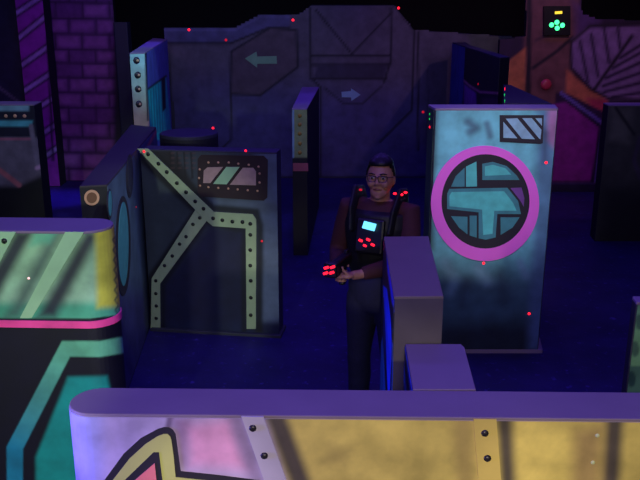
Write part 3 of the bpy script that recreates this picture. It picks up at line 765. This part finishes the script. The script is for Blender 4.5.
LEG = {s: [(s*.088, .01, .88, .088, .092), (s*.092, .0, .78, .086, .088), (s*.105, -.012, .52, .058, .06), (s*.107, -.015, .47, .056, .058), (s*.11, .012, .34, .055, .058), (s*.118, .02, .12, .036, .04), (s*.12, .02, .07, .036, .042)] for s in (-1, 1)}
bm = bmesh.new()
tube_bm(bm, TORSO, 24, True)
tube_bm(bm, [(0, .012, 1.42, .062, .062), (.004, .0, 1.48, .056, .058), (.012, -.022, 1.54, .055, .058)], 18, True)
for s, (a, e, w_) in ((-1, (SHR, ELR, WRR)), (1, (SHL, ELL, WRL))):
    a, e, w_ = map(Vector, (a, e, w_))
    m1 = a.lerp(e, .5)+Vector((s*.006, 0, 0)); m2 = e.lerp(w_, .35)
    tube_bm(bm, [(s*.10, .005, 1.405, .055), (*a, .056), (*m1, .047), (*e, .039), (*m2, .041), (*w_, .026)])
for s in (-1, 1):
    tube_bm(bm, LEG[s], 18, True)
    tube_bm(bm, [(s*.12, .05, .045, .036, .035), (s*.125, -.05, .04, .04, .034), (s*.13, -.14, .028, .038, .024), (s*.131, -.185, .024, .028, .018)])
# head: skull, jaw, nose, brow, ears, lips
def skull(q):
    t = q.z/.118
    if t < 0: q.x *= 1-.22*t*t
    if q.y < 0: q.y *= .93
    return q
ball(bm, hp_(0, .008, .005), (.076, .097, .118), 26, skull, HY)
ball(bm, hp_(0, -.035, -.07), (.052, .05, .044), 18, None, HY)
ball(bm, hp_(0, -.062, -.095), (.024, .02, .016), 12, None, HY)
tube_bm(bm, [(*hp_(0, -.088, .022), .008), (*hp_(0, -.1, -.003), .0105), (*hp_(0, -.106, -.021), .013)], 10)
for s in (-1, 1):
    ball(bm, hp_(s*.011, -.096, -.024), (.009, .009, .007), 10)
    ball(bm, hp_(s*.031, -.08, .03), (.026, .012, .008), 12, None, HY)
    ball(bm, hp_(s*.04, -.07, -.022), (.022, .02, .022), 12, None, HY)
    ball(bm, hp_(s*.077, .014, -.005), (.008, .02, .032), 12, None, HY)
# hands: palm, four fingers, thumb, closed on the blaster
def finger(pts, r):
    n = len(pts); tube_bm(bm, [(*p, r*(1-.1*i)) for i, p in enumerate(pts)], 10)
ball(bm, (-.142, -.276, 1.088), (.019, .044, .045), 14)
tube_bm(bm, [(*WRR, .026), (-.152, -.255, 1.089, .027)], 12)
for i, (z, l) in enumerate(((1.120, 1.0), (1.099, 1.08), (1.078, 1.0), (1.059, .85))):
    finger([(-.142, -.295, z), (-.137, -.325, z), (-.113, -.335*1.0-.003*l, z-.002), (-.086, -.328, z-.003), (-.080, -.328+.026*l, z-.003)], .0095 if i < 3 else .0082)
finger([(-.135, -.255, 1.105), (-.112, -.247, 1.122), (-.088, -.262, 1.132), (-.08, -.288, 1.136)], .0105)
ball(bm, (-.055, -.372, 1.112), (.043, .042, .018), 14)
tube_bm(bm, [(*WRL, .026), (-.03, -.345, 1.107, .026)], 12)
for i, (y, l) in enumerate(((-.405, .95), (-.384, 1.05), (-.363, 1.0), (-.343, .85))):
    finger([(-.075, y, 1.108), (-.108, y, 1.106), (-.137, y+.002, 1.112), (-.1495, y+.004, 1.132), (-.149, y+.005, 1.132+.024*l)], .0092 if i < 3 else .008)
finger([(-.035, -.385, 1.118), (-.045, -.4, 1.132), (-.063, -.408, 1.152), (-.0655, -.412, 1.172)], .0102)
fuse('body', bm, .0055, M['skin'], pw, 3)
# clothing
bm = bmesh.new()
tube_bm(bm, [(x, y, z, rx+.012, ry+.012) for x, y, z, rx, ry in TORSO[1:]]+[(0, .008, 1.462, .07, .068)], 24, True)
for s, (a, e) in ((-1, (SHR, ELR)), (1, (SHL, ELL))):
    a, e, w_ = Vector(a), Vector(e), Vector(WRR if s < 0 else WRL)
    tube_bm(bm, [(s*.09, .005, 1.41, .062), (*a, .068), (*a.lerp(e, .45), .062), (*e, .054), (*e.lerp(w_, .4), .05), (*e.lerp(w_, .92), .038)])
fuse('shirt', bm, .009, M['shirt'], pw, 3)
bm = bmesh.new()
tube_bm(bm, [(x, y, z, rx+.016, ry+.016) for x, y, z, rx, ry in TORSO[0:4]], 24, True)
for s in (-1, 1):
    tube_bm(bm, [(x, y, z, a+.016, b+.016) for x, y, z, a, b in LEG[s][:5]]+[(s*.117, .015, .16, .062, .066), (s*.118, .012, .08, .06, .068)], 18, True)
fuse('trousers', bm, .009, M['jean'], pw, 4)
for s in (-1, 1):
    bm = bmesh.new()
    tube_bm(bm, [(s*.12, .068, .05, .045, .044), (s*.123, 0, .052, .047, .046), (s*.128, -.1, .042, .05, .036), (s*.131, -.185, .034, .044, .026), (s*.131, -.215, .03, .03, .022)], 16)
    fuse('shoe', bm, .008, M['shoe'], pw, 3)
bm = bmesh.new()
tube_bm(bm, [(x, y, z, rx+.03, ry+.034) for x, y, z, rx, ry in TORSO[3:8]], 24, True)
vest = fuse('vest', bm, .01, M['vest'], pw, 3)
for s in (-1, 1):
    bm = bmesh.new()
    tube_bm(bm, [(s*.115, -.142, 1.30, .042, .016), (s*.125, -.11, 1.42, .046, .016), (s*.132, -.03, 1.505, .052, .02), (s*.132, .06, 1.49, .05, .02), (s*.12, .125, 1.36, .042, .016)], 14)
    st_ = fuse('shoulder_pad', bm, .007, M['vest'], vest, 3)
    for dx, dy in (((-.022, -.05), (.018, -.055), (-.004, -.03), (.034, -.03)) if s > 0 else ((.03, -.045),)):
        bm = bmesh.new(); ball(bm, (s*.13+dx, dy+.0, 1.53-abs(dy+.02)*.35), (.011, .008, .007), 10)
        bm_obj('led', bm, M['red' if s > 0 else 'redfaint'], st_, True)
def bx(name, c, sz, m, parent, bev=.006, rot=None):
    bm = bmesh.new(); bmesh.ops.create_cube(bm, size=1)
    for v in bm.verts: v.co = Vector((v.co.x*sz[0], v.co.y*sz[1], v.co.z*sz[2]))
    if bev: bmesh.ops.bevel(bm, geom=bm.edges[:], offset=bev, segments=2, affect='EDGES', profile=.5)
    for v in bm.verts:
        if rot: v.co = rot @ v.co
        v.co += Vector(c)
    return bm_obj(name, bm, m, parent)
tilt = Matrix.Rotation(math.radians(-12), 3, 'X')
pod = bx('chest_unit', (0, -.158, 1.285), (.17, .035, .2), M['plastic'], vest, .012, tilt)
sc_ = bx('display', (.005, -.184, 1.352), (.075, .008, .042), M['screen'], pod, .002, Matrix.Rotation(math.radians(-28), 3, 'X') @ Matrix.Rotation(math.radians(8), 3, 'Y'))
for x, z in ((-.045, 1.262), (.0, 1.272), (-.018, 1.235), (.028, 1.245)):
    bx('led', (x, -.183, z), (.024, .012, .013), M['red'], pod, .004, Matrix.Rotation(math.radians(18), 3, 'Y'))
# face: eyes, brows, lips, hair, glasses
for s in (-1, 1):
    bm = bmesh.new(); ball(bm, hp_(s*.031, -.083, .012), (.0135, .009, .0075), 12, None, HY); e_ = bm_obj('eye', bm, M['lens'], pw, True)
    bm = bmesh.new(); ball(bm, hp_(s*.031, -.0905, .012), (.006, .003, .006), 10, None, HY); bm_obj('iris', bm, M['iris'], e_, True)
    bm = bmesh.new(); tube_bm(bm, [(*hp_(s*.014, -.097, .034), .003), (*hp_(s*.032, -.097, .039), .0042), (*hp_(s*.052, -.083, .035), .0026)], 8); bm_obj('eyebrow', bm, M['hair'], pw, True)
bm = bmesh.new(); tube_bm(bm, [(*hp_(-.024, -.078, -.054), .003), (*hp_(-.008, -.09, -.051), .0055), (*hp_(.008, -.09, -.051), .0055), (*hp_(.024, -.078, -.054), .003)], 8); bm_obj('mouth', bm, M['lip'], pw, True)
bm = bmesh.new()
res = bmesh.ops.create_uvsphere(bm, u_segments=40, v_segments=32, radius=1)
rr = random.Random(5)
for v in list(bm.verts):
    c = v.co.copy(); front = -c.y
    hl = -.55 if front < -.1 else (.52 if front > .45 else -.35+(front+.1)/.55*.87)
    if c.z < hl: bm.verts.remove(v); continue
    k = 1.0+.035*rr.random()+(.06 if c.z > .6 else 0)
    q = skull(Vector((c.x*.083*k, c.y*.105*k, c.z*.127*k))); v.co = HC+HY @ (q+Vector((0, .008, .006)))
hr = bm_obj('hair', bm, M['hair'], pw, True)
md = hr.modifiers.new('thick', 'SOLIDIFY'); md.thickness = .012; md.offset = -1
gl = None
bm = bmesh.new()
for s in (-1, 1):
    pts = [(s*.031+x, -.106+abs(s*.031+x)*.12, .012+z) for x, z in ((-.024, .013), (-.026, 0), (-.02, -.016), (0, -.019), (.02, -.016), (.026, 0), (.024, .013), (0, .016))]
    for i in range(8):
        a, b = pts[i], pts[(i+1) % 8]; tube_bm(bm, [(*hp_(*a), .0022), (*hp_(*b), .0022)], 6)
    tube_bm(bm, [(*hp_(s*.056, -.098, .02), .002), (*hp_(s*.08, -.05, .018), .002), (*hp_(s*.083, .01, .014), .002)], 6)
tube_bm(bm, [(*hp_(-.007, -.105, .018), .002), (*hp_(.007, -.105, .018), .002)], 6)
bm_obj('glasses', bm, M['plastic'], pw)
# blaster, held in both hands
gx = -.109
gun = bpy.data.objects.new('toy_blaster', None); COL.objects.link(gun); gun.rotation_euler = pw.rotation_euler
off = Matrix.Rotation(math.radians(-23), 3, 'Z') @ Vector((gx, -.3, 1.1)); gun.location = Vector(pw.location)+off
gun['label'] = 'black toy blaster with red lights held in front of the person'; gun['category'] = 'toy gun'
def gb_(name, c, sz, m, parent=gun, bev=.006, rot=None): return bx(name, (c[0]-gx, c[1]+.3, c[2]-1.1), sz, m, parent, bev, rot)
gb_('receiver', (gx, -.325, 1.165), (.052, .24, .066), M['plastic'], gun, .012)
gb_('grip', (gx, -.292, 1.085), (.03, .046, .12), M['plastic'], gun, .01, Matrix.Rotation(math.radians(-8), 3, 'X'))
gb_('fore_grip', (gx, -.385, 1.128), (.05, .07, .028), M['plastic'], gun, .008)
gb_('rear_sight', (gx, -.235, 1.205), (.02, .04, .02), M['plastic'], gun, .004)
mz = gb_('muzzle_housing', (gx, -.46, 1.165), (.075, .05, .085), M['plastic'], gun, .012)
for x, z in ((-.02, 1.182), (.016, 1.19), (-.024, 1.15), (.012, 1.158)):
    gb_('led', (gx+x, -.487, z), (.03, .01, .014), M['red'], mz, .004, Matrix.Rotation(math.radians(-24), 3, 'Y'))

# ================================================================== light
def area(name, loc, target, size, power, rgb, sy=None, spread=180):
    l = bpy.data.lights.new(name, 'AREA'); l.energy = power; l.color = rgb; l.size = size; l.spread = math.radians(spread)
    if sy: l.shape = 'RECTANGLE'; l.size_y = sy
    o = bpy.data.objects.new(name, l); COL.objects.link(o); o.location = loc
    o.rotation_euler = (Vector(target)-Vector(loc)).to_track_quat('-Z', 'Y').to_euler(); return o
def spot(name, loc, target, power, rgb, ang=40, blend=.6, r=.08):
    l = bpy.data.lights.new(name, 'SPOT'); l.energy = power; l.color = rgb; l.spot_size = math.radians(ang); l.spot_blend = blend; l.shadow_soft_size = r
    o = bpy.data.objects.new(name, l); COL.objects.link(o); o.location = loc
    o.rotation_euler = (Vector(target)-Vector(loc)).to_track_quat('-Z', 'Y').to_euler(); return o
BL = (.15, .07, 1.0)
area('blacklight_near', (0, 2.6, 4.2), (0, 2.6, 0), 3.5, 55, BL, .6)
area('blacklight_mid', (0, 6.0, 4.2), (0, 6.0, 0), 6, 60, BL, .6)
area('blacklight_far', (0, 9.6, 4.2), (0, 9.6, 0), 8, 48, BL, .6)
area('front_lamp', (.3, -1.4, 3.4), (.0, 5, .8), 1.2, 48, (1, .93, .9), .5)
for x, c in ((-1.0, (.95, .88, 1)), (.15, (1, .92, .66)), (1.3, (1, .92, .64))):
    spot('barrier_fill', (x, -1.3, 1.9), (x+.02, 2.55, .42), 172, c, 29, .35)  # unseen spots added to brighten the foreground barrier's front
spot('left_fill', (-1.5, -.9, 2.3), (-1.55, 3.6, .98), 340, (.86, 1, .76), 25, .4)  # unseen spot added to brighten the green barrier
spot('tower_spot', (1.0, 2.2, 3.7), (1.22, 5.6, 1.45), 275, (.95, .9, 1), 22, .8)  # extra unseen spot that lifts the ring and upper tower
spot('panel_spot', (.5, 2.6, 3.8), (-1.05, 5.6, .95), 66, (.78, 1, .8), 25, .8)  # added to bring up the riveted panel, source unseen
spot('oval_spot', (1.6, 3.4, 3.7), (-1.4, 5.25, .95), 190, (.78, 1, .84), 17, .8)  # added from the side to lighten the oval port face, unseen
spot('teal_spot', (-.4, 6.2, 3.9), (-1.97, 8.75, 1.7), 190, (.42, .85, .9), 21, .6)  # unseen cyan spot added for the teal barrier
spot('back_spot', (-.6, 6.2, 4.2), (-1.5, 11.9, 1.75), 85, (.8, .85, 1), 44, .9)  # weak neutral fill added for the back wall, unseen
spot('blacklight_left', (-2.1, 10.1, 4.3), (-2.05, 9.8, 2), 120, (.1, .08, 1), 44, .8)
spot('blacklight_centre', (-.1, 8.9, 4.25), (-.12, 8.95, 1.5), 75, (.12, .08, 1), 32, .8)
spot('left_far_spot', (-2.2, 5.6, 4.0), (-3.6, 8.7, 1.15), 120, (.7, .9, .9), 24, .8)  # fill added to lighten the far left barrier, unseen
spot('centre_spot', (-.2, 5.8, 4.0), (-.15, 8.2, 1.3), 75, (.55, .7, 1), 15, .8)  # unseen spot added for the central narrow wall
spot('mural_spot', (3.2, 7.5, 4.1), (3.0, 11, 1.7), 90, (1, .5, .62), 70)  # unseen rosy spot added to tint the right mural
spot('brick_spot', (-3.0, 7.5, 4.1), (-3.5, 11.7, .9), 60, (.85, .32, 1), 46, .9)  # violet fill added over the bricks and column, unseen
spot('floor_spot', (-3.3, 10.2, 4.0), (-3.55, 10.6, 0), 600, (.1, .06, 1), 20, .9)
area('left_blue_lamp', (-2.3, 2.25, .95), (-.8, 2.66, .95), .25, 5, (.15, .1, 1), None, 60)
w = bpy.data.worlds.new('world'); SC.world = w; w.use_nodes = True
w.node_tree.nodes['Background'].inputs[0].default_value = (.01, .008, .05, 1); w.node_tree.nodes['Background'].inputs[1].default_value = .2
SC.view_settings.view_transform = 'Standard'; SC.view_settings.look = 'None'; SC.view_settings.exposure = 0; SC.view_settings.gamma = 1
SC.cycles.use_denoising = True; SC.cycles.max_bounces = 6; SC.cycles.sample_clamp_indirect = 4
